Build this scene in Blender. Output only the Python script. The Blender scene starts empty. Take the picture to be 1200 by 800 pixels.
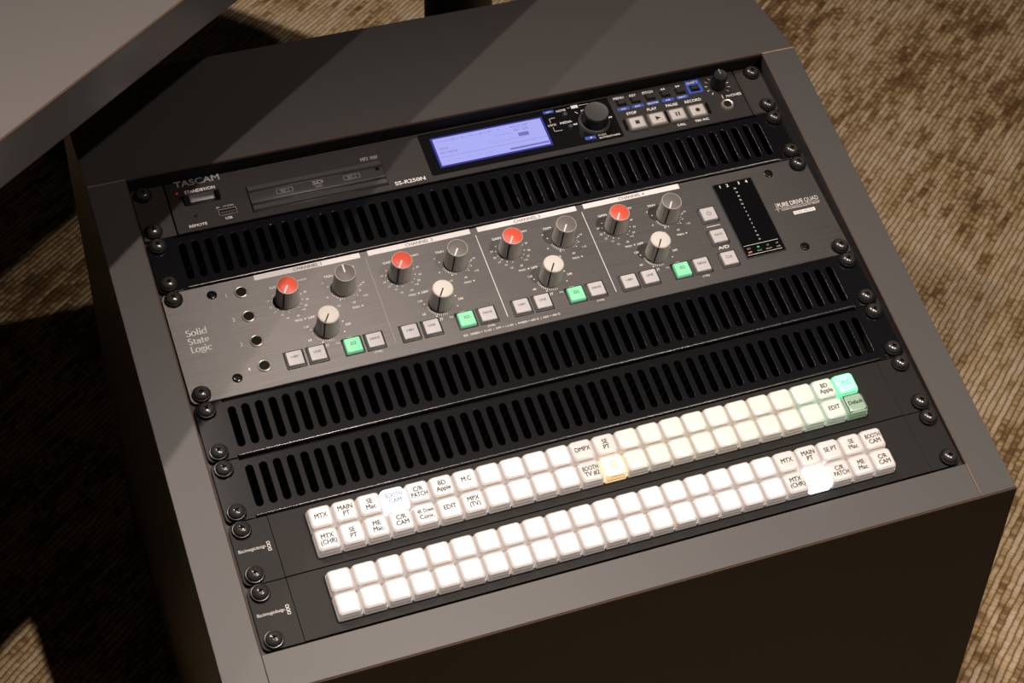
import bpy, bmesh, math, random
from mathutils import Matrix, Vector
random.seed(7)
scene = bpy.context.scene
COL = scene.collection
MM = 0.001
TILT = math.radians(15.35)          # slope of the rack plane against the floor
H0 = 0.43                           # height of the rack plane's centre above the floor
ROT = Matrix.Rotation(TILT, 4, 'X')

# ------------------------------------------------------------------ camera
cam_d = bpy.data.cameras.new('camera')
cam = bpy.data.objects.new('camera', cam_d)
COL.objects.link(cam)
r_ = Vector((0.93892638, -0.32521581, 0.11248077))
u_ = Vector((0.22053403, 0.81959445, 0.52880023))
b_ = Vector((-0.26416281, -0.47169865, 0.84126))
m3 = ROT.to_3x3() @ Matrix((r_, u_, b_)).transposed()
loc = ROT.to_3x3() @ (Vector((-352.115, -596.189, 1049.866)) * MM) + Vector((0, 0, H0))
cam.matrix_world = Matrix.Translation(loc) @ m3.to_4x4()
cam_d.sensor_width = 36.0
cam_d.lens = 2161.76 / 1200 * 36.0
cam_d.clip_start = 0.01
cam_d.dof.use_dof = True
cam_d.dof.focus_distance = 1.30
cam_d.dof.aperture_fstop = 22.0
scene.camera = cam

# ------------------------------------------------------------------ world, exposure
w = bpy.data.worlds.new('world')
scene.world = w
w.use_nodes = True
bg = w.node_tree.nodes['Background']
bg.inputs[0].default_value = (1.0, 0.86, 0.76, 1)
bg.inputs[1].default_value = 0.004
vs = scene.view_settings
vs.view_transform = 'Standard'
vs.look = 'None'
vs.exposure = 0.0
vs.gamma = 1.0
vs.use_curve_mapping = False

# ------------------------------------------------------------------ ceiling spots
EDGE = Vector((-0.2023, 0.0815, 0.68))        # a point of the desk's top edge
UV = Vector((0.7655, 0.6435, 0))              # along the desk edge
NV = Vector((0.6435, -0.7655, 0))             # out of the desk edge
def spot(name, out, along, watts, aim=(0.15, 0.15, 0.4), size=75, blend=0.6, rad=0.018, z=2.55, col=(1.0, 0.85, 0.75)):
    d = bpy.data.lights.new(name, 'SPOT')
    d.energy = watts
    d.color = col
    d.shadow_soft_size = rad
    d.spot_size = math.radians(size)
    d.spot_blend = blend
    o = bpy.data.objects.new(name, d)
    COL.objects.link(o)
    p = Vector((EDGE.x, EDGE.y, 0)) + NV * out + UV * along
    o.location = (p.x, p.y, z)
    o.rotation_euler = (Vector(aim) - o.location).to_track_quat('-Z', 'Y').to_euler()
# a track of four spots running square to the desk edge
spot('ceiling_spot', -1.03, 0.10, 46, (0.2, 0.0, 0.4), 80, 0.5)
spot('ceiling_spot', -0.374, 0.10, 60, (0.2, 0.0, 0.4), 80, 0.5)
spot('ceiling_spot', 0.626, 0.0, 128, (-0.12, -0.40, 0.4), 46, 1.0)
spot('ceiling_spot', 1.56, 0.15, 78, (0.45, -0.25, 0.3), 54, 1.0)

# ------------------------------------------------------------------ materials
MATS = {}
def mat(name, col, rough=0.5, metal=0.0, emit=None, estr=0.0, var=0.0, vscale=300, bump=0.0, spec=0.5, coat=0.0, trans=0.0, stretch=None, sss=0.0):
    if name in MATS: return MATS[name]
    m = bpy.data.materials.new(name); m.use_nodes = True
    nt = m.node_tree; N = nt.nodes; L = nt.links
    b = N['Principled BSDF']
    b.inputs['Base Color'].default_value = (*col, 1)
    b.inputs['Roughness'].default_value = rough
    b.inputs['Metallic'].default_value = metal
    b.inputs['Specular IOR Level'].default_value = spec
    b.inputs['Coat Weight'].default_value = coat
    b.inputs['Transmission Weight'].default_value = trans
    if emit:
        b.inputs['Emission Color'].default_value = (*emit, 1)
        b.inputs['Emission Strength'].default_value = estr
    if var or bump:
        tc = N.new('ShaderNodeTexCoord'); mp = N.new('ShaderNodeMapping')
        L.new(tc.outputs['Object'], mp.inputs[0])
        if stretch: mp.inputs['Scale'].default_value = stretch
        nz = N.new('ShaderNodeTexNoise')
        nz.inputs['Scale'].default_value = vscale; nz.inputs['Detail'].default_value = 4
        L.new(mp.outputs[0], nz.inputs['Vector'])
        if var:
            cr = N.new('ShaderNodeValToRGB')
            cr.color_ramp.elements[0].position = 0.3; cr.color_ramp.elements[1].position = 0.7
            cr.color_ramp.elements[0].color = (*[c * (1 - var) for c in col], 1)
            cr.color_ramp.elements[1].color = (*[min(1, c * (1 + var)) for c in col], 1)
            L.new(nz.outputs[0], cr.inputs[0]); L.new(cr.outputs[0], b.inputs['Base Color'])
        if bump:
            bp = N.new('ShaderNodeBump'); bp.inputs['Strength'].default_value = bump
            bp.inputs['Distance'].default_value = 0.0002
            L.new(nz.outputs[0], bp.inputs['Height']); L.new(bp.outputs[0], b.inputs['Normal'])
    MATS[name] = m
    return m

LAM = mat('grey laminate', (0.085, 0.081, 0.079), 0.45, var=0.03, vscale=900, bump=0.08)
LAMD = mat('dark brown laminate', (0.013, 0.0095, 0.007), 0.5, spec=0.2, var=0.04, vscale=900, bump=0.05)
CORE = mat('chipboard core', (0.34, 0.23, 0.15), 0.8, var=0.25, vscale=700)
CORED = mat('brown edge line', (0.085, 0.045, 0.026), 0.8, var=0.2, vscale=700)
DESK = mat('desk laminate', (0.13, 0.121, 0.116), 0.5, var=0.03, vscale=900, bump=0.05)
BAND = mat('desk edge band', (0.085, 0.08, 0.085), 0.16, spec=0.9, var=0.03, vscale=900)
BLKM = mat('black powder coat', (0.012, 0.012, 0.013), 0.5, var=0.1, vscale=800, bump=0.1)
VENT = mat('black satin steel', (0.006, 0.006, 0.0075), 0.22, metal=0.0, spec=0.38, var=0.06, vscale=1200, bump=0.06)
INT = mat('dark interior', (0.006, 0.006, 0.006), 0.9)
SCRW = mat('black oxide steel', (0.10, 0.097, 0.094), 0.24, metal=0.6)
WASH = mat('black nylon washer', (0.012, 0.012, 0.012), 0.28)
TFACE = mat('recorder face', (0.022, 0.020, 0.019), 0.5, var=0.04, vscale=1500, bump=0.05)
TEAR = mat('recorder ear metal', (0.06, 0.055, 0.052), 0.42, metal=0.3, var=0.15, vscale=900)
TDARK = mat('black gloss plastic', (0.008, 0.008, 0.009), 0.16)
TMID = mat('dark grey plastic', (0.065, 0.064, 0.067), 0.38)
TKEY = mat('black rubber key', (0.014, 0.014, 0.014), 0.5)
BLUE = mat('blue print', (0.03, 0.10, 0.55), 0.5)
WHITE = mat('white print', (0.88, 0.87, 0.86), 0.6)
GREYP = mat('grey print', (0.36, 0.34, 0.335), 0.6)
DARKG = mat('dark grey print', (0.16, 0.15, 0.15), 0.6)
SILV = mat('silver lettering', (0.75, 0.74, 0.73), 0.3, metal=0.6)
DARKP = mat('dark print', (0.015, 0.015, 0.017), 0.6)
LCD = mat('backlit display', (0.05, 0.05, 0.1), 0.3, emit=(0.36, 0.38, 0.84), estr=1.0)
LCDT = mat('display pixels', (0.03, 0.03, 0.08), 0.4, emit=(0.15, 0.13, 0.42), estr=1.0)
LCDB = mat('display border glow', (0.01, 0.01, 0.05), 0.3, emit=(0.03, 0.03, 0.25), estr=1.0)
TRKEY = mat('transport key cap', (0.60, 0.57, 0.55), 0.45)
TRRIM = mat('clear key rim', (0.20, 0.19, 0.18), 0.2)
CHROME = mat('nickel ring', (0.62, 0.58, 0.52), 0.3, metal=0.6)
BLACKH = mat('black hole', (0.003, 0.003, 0.003), 0.9)
REDLED = mat('red standby led', (0.3, 0.01, 0.01), 0.4, emit=(0.35, 0.01, 0.01), estr=0.6)
KGREY = mat('grey knob plastic', (0.80, 0.76, 0.72), 0.42)
KCAPG = mat('grey knob cap', (0.16, 0.15, 0.14), 0.5)
KCAPR = mat('red knob cap', (0.78, 0.105, 0.055), 0.45)
KCAPW = mat('light grey knob cap', (0.76, 0.72, 0.67), 0.5)
KRIM = mat('pale knob rim', (0.50, 0.47, 0.44), 0.4)
BEZ = mat('black button bezel', (0.02, 0.019, 0.018), 0.4)
SKEY = mat('grey push button', (0.62, 0.61, 0.63), 0.4)
SGRN = mat('lit green push button', (0.25, 0.5, 0.35), 0.4, emit=(0.10, 0.60, 0.27), estr=0.75)
MET = mat('meter glass', (0.005, 0.005, 0.006), 0.15)
LEDG = mat('green meter led', (0.02, 0.3, 0.1), 0.4, emit=(0.1, 0.8, 0.35), estr=0.9)
LEDO = mat('orange meter led', (0.5, 0.15, 0.05), 0.4, emit=(0.9, 0.3, 0.12), estr=0.9)
BMD = mat('button panel face', (0.018, 0.0168, 0.0157), 0.5, spec=0.2, var=0.05, vscale=1800, bump=0.15)

def brushed():
    m = mat('brushed aluminium', (0.34, 0.325, 0.315), 0.45, metal=0.82, spec=0.4)
    nt = m.node_tree; N = nt.nodes; L = nt.links; b = N['Principled BSDF']
    tc = N.new('ShaderNodeTexCoord'); mp = N.new('ShaderNodeMapping')
    mp.inputs['Scale'].default_value = (6, 1500, 1)
    L.new(tc.outputs['Object'], mp.inputs[0])
    nz = N.new('ShaderNodeTexNoise'); nz.inputs['Scale'].default_value = 4; nz.inputs['Detail'].default_value = 6
    L.new(mp.outputs[0], nz.inputs['Vector'])
    cr = N.new('ShaderNodeValToRGB')
    cr.color_ramp.elements[0].position = 0.3; cr.color_ramp.elements[1].position = 0.72
    cr.color_ramp.elements[0].color = (0.085, 0.082, 0.081, 1); cr.color_ramp.elements[1].color = (0.155, 0.15, 0.148, 1)
    L.new(nz.outputs[0], cr.inputs[0]); L.new(cr.outputs[0], b.inputs['Base Color'])
    bp = N.new('ShaderNodeBump'); bp.inputs['Strength'].default_value = 0.25; bp.inputs['Distance'].default_value = 0.0001
    L.new(nz.outputs[0], bp.inputs['Height']); L.new(bp.outputs[0], b.inputs['Normal'])
    b.inputs['Anisotropic'].default_value = 0.85
    b.inputs['Anisotropic Rotation'].default_value = 0.25
    tg = N.new('ShaderNodeTangent'); tg.direction_type = 'UV_MAP'; tg.uv_map = 'UVMap'
    L.new(tg.outputs[0], b.inputs['Tangent'])
    return m
SSLM = brushed()

def lit(name, col, s, base=(0.75, 0.72, 0.70), rough=0.25):
    return mat(name, base, rough, emit=col, estr=s)

def carpet():
    m = bpy.data.materials.new('striped loop carpet'); m.use_nodes = True
    nt = m.node_tree; N = nt.nodes; L = nt.links; b = N['Principled BSDF']
    b.inputs['Roughness'].default_value = 0.95; b.inputs['Specular IOR Level'].default_value = 0.1
    def M(op, a, c=None, d=None):
        n = N.new('ShaderNodeMath'); n.operation = op
        for i, x in enumerate((a, c, d)):
            if x is None: continue
            if isinstance(x, (int, float)): n.inputs[i].default_value = x
            else: L.new(x, n.inputs[i])
        return n.outputs[0]
    tc = N.new('ShaderNodeTexCoord'); mp = N.new('ShaderNodeMapping')
    L.new(tc.outputs['Object'], mp.inputs[0])
    mp.inputs['Rotation'].default_value = (0, 0, -math.radians(40))
    sp = N.new('ShaderNodeSeparateXYZ'); L.new(mp.outputs[0], sp.inputs[0])
    u = M('MULTIPLY', sp.outputs[0], 1000.0); v = M('MULTIPLY', sp.outputs[1], 1000.0)   # millimetres
    # slight waviness of the rows
    wv = N.new('ShaderNodeTexNoise'); wv.inputs['Scale'].default_value = 70; L.new(mp.outputs[0], wv.inputs['Vector'])
    v2 = M('ADD', v, M('MULTIPLY', M('SUBTRACT', wv.outputs[0], 0.5), 3.6))
    PITCH = 6.0
    rowf = M('DIVIDE', v2, PITCH); row = M('FLOOR', rowf); fr = M('FRACT', rowf)
    def noise(x, y, detail=2.0):
        cb = N.new('ShaderNodeCombineXYZ'); L.new(x, cb.inputs[0]); L.new(y, cb.inputs[1])
        n = N.new('ShaderNodeTexNoise'); n.inputs['Scale'].default_value = 1.0; n.inputs['Detail'].default_value = detail
        L.new(cb.outputs[0], n.inputs['Vector']); return n.outputs[0]
    rowr = M('MULTIPLY', row, 7.31)
    dash = noise(M('MULTIPLY', u, 0.022), rowr, 1.0)
    fine = noise(M('MULTIPLY', u, 0.16), rowr, 1.0)
    macro = noise(M('MULTIPLY', u, 0.009), M('MULTIPLY', v, 0.011), 2.0)
    # carpet tiles: each tile shifts the pattern
    tile = M('ADD', M('FLOOR', M('DIVIDE', M('ADD', u, 107.0), 500.0)), M('MULTIPLY', M('FLOOR', M('DIVIDE', M('ADD', v, 240.0), 500.0)), 3.7))
    tr = noise(M('MULTIPLY', tile, 5.17), M('MULTIPLY', tile, 2.3), 0.0)
    mix = M('ADD', M('ADD', M('MULTIPLY', dash, 0.75), M('MULTIPLY', fine, 0.45)), M('ADD', M('MULTIPLY', macro, 0.6), M('MULTIPLY', tr, 0.25)))
    t = M('MULTIPLY', M('SUBTRACT', mix, 0.60), 1.35)
    cr = N.new('ShaderNodeValToRGB'); e = cr.color_ramp.elements
    e[0].position = 0.22; e[0].color = (0.164, 0.092, 0.041, 1)
    e[1].position = 0.82; e[1].color = (0.754, 0.607, 0.426, 1)
    for p, c in ((0.40, (0.312, 0.197, 0.094, 1)), (0.50, (0.492, 0.353, 0.180, 1)), (0.62, (0.640, 0.476, 0.279, 1))):
        k = e.new(p); k.color = c
    L.new(t, cr.inputs[0])
    # loop relief along and across the row
    ph = noise(M('MULTIPLY', u, 0.05), rowr, 1.0)
    lp = M('ABSOLUTE', M('SINE', M('ADD', M('MULTIPLY', u, math.pi / 4.4), M('MULTIPLY', ph, 9.0))))
    ac = M('SINE', M('MULTIPLY', fr, math.pi))
    hgt = M('MULTIPLY', M('POWER', ac, 0.7), M('ADD', 0.62, M('MULTIPLY', lp, 0.38)))
    # fibre colour falls to dark brown in the grooves between the rows
    mx = N.new('ShaderNodeMix'); mx.data_type = 'RGBA'
    L.new(M('MINIMUM', M('MULTIPLY', hgt, 1.5), 1.0), mx.inputs['Factor'])
    mx.inputs['A'].default_value = (0.131, 0.074, 0.033, 1); L.new(cr.outputs[0], mx.inputs['B'])
    L.new(mx.outputs['Result'], b.inputs['Base Color'])
    bp = N.new('ShaderNodeBump'); bp.inputs['Strength'].default_value = 0.6; bp.inputs['Distance'].default_value = 0.003
    L.new(hgt, bp.inputs['Height']); L.new(bp.outputs[0], b.inputs['Normal'])
    return m

# ------------------------------------------------------------------ mesh helpers (millimetres in, metres out)
def finish(bm, name, smooth=None):
    for v in bm.verts: v.co *= MM
    bmesh.ops.recalc_face_normals(bm, faces=bm.faces)
    me = bpy.data.meshes.new(name); bm.to_mesh(me); bm.free()
    if smooth is not None:
        me.polygons.foreach_set('use_smooth', [True] * len(me.polygons))
        me.set_sharp_from_angle(angle=math.radians(smooth))
    return me
def rr(w, h, r, seg=4):
    r = min(r, w / 2 - 1e-4, h / 2 - 1e-4); pts = []
    for cx, cy, a0 in ((w/2-r, h/2-r, 0), (-w/2+r, h/2-r, 90), (-w/2+r, -h/2+r, 180), (w/2-r, -h/2+r, 270)):
        for i in range(seg + 1):
            a = math.radians(a0 + 90 * i / seg)
            pts.append((cx + r * math.cos(a), cy + r * math.sin(a)))
    return pts
def loft(levels, seg=4, name='loft', smooth=40, cap=(True, True), off=(0, 0)):
    """levels: (w, h, r, z[, dx, dy]) rounded rectangles joined upwards"""
    bm = bmesh.new(); rings = []
    for lv in levels:
        wd, ht, rd, z = lv[:4]; dx, dy = (lv[4], lv[5]) if len(lv) > 4 else (0, 0)
        rings.append([bm.verts.new((x + dx + off[0], y + dy + off[1], z)) for x, y in rr(wd, ht, rd, seg)])
    n = len(rings[0])
    for a, c in zip(rings, rings[1:]):
        for i in range(n): bm.faces.new((a[i], a[(i+1) % n], c[(i+1) % n], c[i]))
    if cap[0]: bm.faces.new(rings[0][::-1])
    if cap[1]: bm.faces.new(rings[-1])
    return finish(bm, name, smooth)
def plate(w, h, r, z0, z1, bev=0.3, seg=3, off=(0, 0)):
    return loft([(w, h, r, z0), (w, h, r, z1 - bev), (w - 2*bev, h - 2*bev, max(r - bev, 0.05), z1)], seg, 'plate', 40, off=off)
def lathe(prof, seg=28, name='lathe', smooth=40, flute=None):
    bm = bmesh.new(); rings = []
    for r, z in prof:
        if r <= 1e-6: rings.append([bm.verts.new((0, 0, z))]); continue
        ring = []
        for i in range(seg):
            a = 2 * math.pi * i / seg
            k = r * (1 + (flute if (flute and i % 2) else 0))
            ring.append(bm.verts.new((k * math.cos(a), k * math.sin(a), z)))
        rings.append(ring)
    for a, c in zip(rings, rings[1:]):
        for i in range(seg):
            j = (i + 1) % seg
            if len(a) == 1 and len(c) == 1: continue
            if len(a) == 1: bm.faces.new((a[0], c[i], c[j]))
            elif len(c) == 1: bm.faces.new((a[i], a[j], c[0]))
            else: bm.faces.new((a[i], a[j], c[j], c[i]))
    return finish(bm, name, smooth)
def box(x0, x1, y0, y1, z0, z1, bev=0.0, name='box'):
    bm = bmesh.new(); bmesh.ops.create_cube(bm, size=1)
    for v in bm.verts:
        v.co = Vector(((x0+x1)/2 + v.co.x*(x1-x0), (y0+y1)/2 + v.co.y*(y1-y0), (z0+z1)/2 + v.co.z*(z1-z0)))
    if bev: bmesh.ops.bevel(bm, geom=bm.edges[:], offset=bev, segments=2, affect='EDGES', profile=0.5)
    return finish(bm, name, 40 if bev else None)
def boxes(lst, name='bars'):
    bm = bmesh.new()
    for x0, x1, y0, y1, z0, z1 in lst:
        r = bmesh.ops.create_cube(bm, size=1)
        for v in r['verts']:
            v.co = Vector(((x0+x1)/2 + v.co.x*(x1-x0), (y0+y1)/2 + v.co.y*(y1-y0), (z0+z1)/2 + v.co.z*(z1-z0)))
    return finish(bm, name)
def polys(plist, z0, z1, name='poly'):
    """flat printed shapes with a hair of thickness"""
    bm = bmesh.new()
    for pts in plist:
        f = bm.faces.new([bm.verts.new((x, y, z1)) for x, y in pts])
        if z0 != z1:
            e = bmesh.ops.extrude_face_region(bm, geom=[f])
            for v in e['geom']:
                if isinstance(v, bmesh.types.BMVert): v.co.z = z0
    return finish(bm, name)
def prism_x(pts, x0, x1, bev=0.4, name='board'):
    """polygon in (depth, height) swept along x"""
    bm = bmesh.new()
    a = [bm.verts.new((x0, d, h)) for d, h in pts]; c = [bm.verts.new((x1, d, h)) for d, h in pts]
    n = len(pts); bm.faces.new(a); bm.faces.new(c[::-1])
    for i in range(n): bm.faces.new((a[i], a[(i+1) % n], c[(i+1) % n], c[i]))
    if bev: bmesh.ops.bevel(bm, geom=bm.edges[:], offset=bev, segments=1, affect='EDGES')
    return finish(bm, name)
def holed(outline, holes, z0, z1, bev=0.25, name='holed'):
    cu = bpy.data.curves.new(name, 'CURVE'); cu.dimensions = '2D'; cu.fill_mode = 'BOTH'
    for pts in [outline] + holes:
        s = cu.splines.new('POLY'); s.points.add(len(pts) - 1); s.use_cyclic_u = True
        for p, (x, y) in zip(s.points, pts): p.co = (x * MM, y * MM, 0, 1)
    cu.extrude = (z1 - z0) / 2 * MM - bev * MM
    cu.bevel_depth = bev * MM; cu.bevel_resolution = 1; cu.offset = -bev * MM
    o = bpy.data.objects.new(name, cu); COL.objects.link(o)
    me = bpy.data.meshes.new_from_object(o)
    bpy.data.objects.remove(o); bpy.data.curves.remove(cu)
    me.transform(Matrix.Translation((0, 0, (z0 + z1) / 2 * MM)))
    me.materials.clear()
    return me

def obj(name, me, m, parent=None, loc=(0, 0, 0), rotz=0.0):
    if m is not None and not me.materials: me.materials.append(m)
    o = bpy.data.objects.new(name, me); COL.objects.link(o)
    o.parent = parent; o.location = Vector(loc) * MM; o.rotation_euler = (0, 0, rotz)
    if m is not None and me.materials[0] != m:
        o.material_slots[0].link = 'OBJECT'; o.material_slots[0].material = m
    return o
def root(name, label, cat, loc, rot=(0, 0, 0), group=None):
    o = bpy.data.objects.new(name, None); COL.objects.link(o)
    o.empty_display_size = 0.02; o.location = loc; o.rotation_euler = rot
    o['label'] = label; o['category'] = cat
    if group: o['group'] = group
    return o

# lettering: mesh from the built-in font, scaled to a cap height in mm
TXT = {}
def text_mesh(s, bold=0.0, spacing=1.0):
    k = (s, bold, spacing)
    if k not in TXT:
        cu = bpy.data.curves.new('lettering', 'FONT'); cu.body = s; cu.size = 1.0
        cu.offset = min(bold, 0.0); cu.space_character = spacing; cu.resolution_u = 3; cu.fill_mode = 'FRONT'
        o = bpy.data.objects.new('lettering', cu); COL.objects.link(o)
        me = bpy.data.meshes.new_from_object(o)
        bpy.data.objects.remove(o); bpy.data.curves.remove(cu)
        me.materials.clear()
        if bold > 0:
            bm = bmesh.new()
            for dx, dy in ((-1, 0), (1, 0), (0, 1), (0, -1)):
                t_ = me.copy(); t_.transform(Matrix.Translation((dx * bold * 1.3, dy * bold, (dx + 2 * dy) * 2e-3))); bm.from_mesh(t_); bpy.data.meshes.remove(t_)
            bm.to_mesh(me); bm.free()
        xs = [v.co.x for v in me.vertices] or [0, 1]
        TXT[k] = (me, min(xs), max(xs))
    return TXT[k]
CAPH = (lambda t: max(v.co.y for v in t.vertices))(text_mesh('H')[0])
def txt(s, parent, x, y, z, h, m=WHITE, al='C', w=None, bold=0.0, sp=1.0, name='lettering', mid=False, rot=0.0):
    """x, y anchor (baseline, or middle if mid), cap height h, optional width w"""
    src, x0, x1 = text_mesh(s, bold, sp)
    sc = h / CAPH; sx = (w / (x1 - x0)) if w else sc
    ax = {'L': x0, 'C': (x0 + x1) / 2, 'R': x1}[al]
    me = src.copy()
    me.transform(Matrix.Translation((-ax * sx * MM, (-h / 2 if mid else 0) * MM, 0)) @ Matrix.Diagonal((sx * MM, sc * MM, MM, 1)))
    return obj(name, me, m, parent, (x, y, z), rot)
def join_text(items, name, parent, m, z, extra=None):
    """several strings printed as one marking; items: (s, x, y, h, al)"""
    bm = bmesh.new()
    for s, x, y, h, al in items:
        src, x0, x1 = text_mesh(s, 0.012)
        sc = h / CAPH; ax = {'L': x0, 'C': (x0 + x1) / 2, 'R': x1}[al]
        t = src.copy(); t.transform(Matrix.Translation((x - ax * sc, y - h / 2, z)) @ Matrix.Diagonal((sc, sc, 1, 1)))
        bm.from_mesh(t); bpy.data.meshes.remove(t)
    for pts in (extra or []):
        bm.faces.new([bm.verts.new((x, y, z)) for x, y in pts])
    for v in bm.verts: v.co *= MM
    me = bpy.data.meshes.new(name); bm.to_mesh(me); bm.free()
    return obj(name, me, m, parent)
def disc(x, y, r, n=8):
    return [(x + r * math.cos(2*math.pi*i/n), y + r * math.sin(2*math.pi*i/n)) for i in range(n)]
def bar(x, y, ang, r0, r1, wd):
    c, s = math.cos(ang), math.sin(ang)
    return [(x + c*r0 - s*wd/2, y + s*r0 + c*wd/2), (x + c*r0 + s*wd/2, y + s*r0 - c*wd/2),
            (x + c*r1 + s*wd/2, y + s*r1 - c*wd/2), (x + c*r1 - s*wd/2, y + s*r1 + c*wd/2)]
def frame_polys(x0, x1, y0, y1, t):
    return [[(x0, y0), (x1, y0), (x1, y0+t), (x0, y0+t)], [(x0, y1-t), (x1, y1-t), (x1, y1), (x0, y1)],
            [(x0, y0+t), (x0+t, y0+t), (x0+t, y1-t), (x0, y1-t)], [(x1-t, y0+t), (x1, y0+t), (x1, y1-t), (x1-t, y1-t)]]

# ------------------------------------------------------------------ floor
fl = obj('floor', box(-3500, 3500, -3000, 4000, -20, 0), carpet())
fl['kind'] = 'structure'; fl['label'] = 'brown and tan striped loop carpet floor'

# ------------------------------------------------------------------ desk
def desk():
    t = root('desk', 'grey desk with dark edge on black column legs, overhanging the rack cabinet', 'desk', (EDGE.x, EDGE.y, 0), (0, 0, math.radians(40.05)))
    # local x runs along the edge, local y into the desk
    X0, X1, D, T, Z = -850, 630, 800, 28, 680
    obj('tabletop', box(X0, X1, 1.2, D, Z - T, Z, 0.25), DESK, t)
    obj('edge_band', box(X0, X1, 0, 1.2, Z - T + 0.7, Z - 0.7), BAND, t)
    obj('edge_line', box(X0, X1, 0.0, 1.25, Z - 0.75, Z - 0.3), CORED, t)
    obj('edge_line', box(X0, X1, 0.1, 1.3, Z - T + 0.05, Z - T + 0.75), CORED, t)
    for x in (511, -700):
        lg = obj('leg', lathe([(0, 0), (31, 0), (31, Z - T), (0, Z - T)], 32, smooth=40), BLKM, t, (x, 118 if x > 0 else 400, 0))
        obj('foot', box(-40, 40, -80 if x > 0 else -300, 520 if x > 0 else 300, 0, 22, 3), BLKM, lg)
desk()

# ------------------------------------------------------------------ rack cabinet (depth, height in mm around the rack centre)
HB = 430.0
def pw(y, z):
    c, s = math.cos(TILT), math.sin(TILT)
    return (y * c - z * s, y * s + z * c + HB)
def cabinet():
    t = root('rack_cabinet', 'grey laminate rack cabinet with sloping top holding the audio gear', 'cabinet', (0, 0.05, 0))
    def P(name, me, m): return obj(name, me, m, t, (0, -50, 0))
    XO, XI = 269.0, 242.3
    F = pw(-203.5, -1.0); B = pw(179.3, 12.0)
    R = (B[0] + 126.5, B[1])
    BOT = 30.0; TH = 18.0
    fi = pw(-178.6, 0.0)
    for sx in (-1, 1):
        a, b = sorted((sx * XI, sx * XO))
        P('side_panel', prism_x([F, B, (B[0] + 3, B[1] - TH), (R[0], R[1] - TH), (R[0], BOT), (F[0], BOT)], a, b, 0.3), LAM)
        # brown chipboard line along the inner edge of the opening
        q0 = pw(-178.2, 0.15); q1 = pw(178.0, 12.1); q2 = pw(178.0, 11.3); q3 = pw(-178.2, -0.65)
        P('edge_line', prism_x([q0, q1, q2, q3], sx * XI - 0.5, sx * XI + 0.35, 0), CORED)
    P('top_panel', prism_x([(B[0] + 0.4, B[1]), (R[0], R[1]), (R[0], R[1] - TH), pw(179.7, -7.0)], -XO, XO, 0.3), LAM)
    P('seam_line', prism_x([(B[0] - 0.35, B[1] - 0.05), (B[0] + 0.75, B[1] + 0.12), (B[0] + 0.75, B[1] - 1.5), (B[0] - 0.35, B[1] - 1.5)], XI + 0.2, XO - 0.2, 0), CORE)
    P('seam_line', prism_x([(B[0] - 0.3, B[1] - 0.1), (B[0] + 0.5, B[1] + 0.1), (B[0] + 0.5, B[1] - 1.5), (B[0] - 0.3, B[1] - 1.5)], -XO + 0.2, -XI - 0.2, 0), CORE)
    P('edge_line', prism_x([(B[0] + 0.1, B[1] - 0.5), (B[0] + 0.5, B[1] + 0.08), (B[0] + 0.8, B[1] - 0.5), (B[0] + 0.1, B[1] - 1.2)], -XI, XI, 0), CORED)
    # front rail (the strip of the sloping top below the opening) and front panel
    r2 = pw(-178.6, -18.0); f2 = pw(-203.0, -22.0)
    P('front_rail', prism_x([F, fi, r2, (F[0], f2[1])], -XI + 0.15, XI - 0.15, 0.3), LAM)
    s0 = pw(-203.2, -0.55); s1 = pw(-178.8, 0.35)
    P('seam_line', prism_x([s0, s1, pw(-178.8, -1), pw(-203.2, -2)], XI - 0.2, XI + 0.25, 0), CORE)
    P('seam_line', prism_x([s0, s1, pw(-178.8, -1), pw(-203.2, -2)], -XI - 0.2, -XI + 0.1, 0), CORED)
    P('front_panel', prism_x([(F[0] - 0.8, F[1] - 1.6), (F[0], F[1] - 1.6), (F[0], BOT), (F[0] - 0.8, BOT)], -XO, XO, 0), LAMD)
    P('edge_line', prism_x([(F[0] - 0.9, F[1] - 1.6), (F[0] - 0.9, F[1] - 0.5), (F[0] - 0.1, F[1] - 0.4), (F[0] - 0.1, F[1] - 1.6)], -XO, XO, 0), CORED)
    P('front_board', prism_x([(F[0] + 0.2, f2[1] - 0.2), (F[0] + TH, f2[1] - 0.2), (F[0] + TH, BOT), (F[0] + 0.2, BOT)], -XI, XI, 0), INT)
    P('back_panel', box(-XI, XI, R[0] - TH, R[0] - 0.5, BOT, R[1] - TH), INT)
    P('bottom_panel', box(-XI, XI, F[0] + TH, R[0] - TH, BOT, BOT + TH), INT)
    P('plinth', box(-XO + 30, XO - 30, F[0] + 40, R[0] - 30, 0, BOT), BLKM)
    for sx in (-1, 1):
        a, b = sorted((sx * 223.0, sx * XI))
        P('rack_rail', prism_x([pw(-178, -3.2), pw(178, -3.2), pw(178, -5.2), pw(-178, -5.2)], a, b, 0), BLKM)
    # black sheet standing in for the shade in the opening above the top unit
    P('opening_shade', prism_x([pw(178.4, 10.6), pw(179.0, 10.6), pw(179.0, -40), pw(178.4, -40)], -XI, XI, 0), INT)
cabinet()

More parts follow.
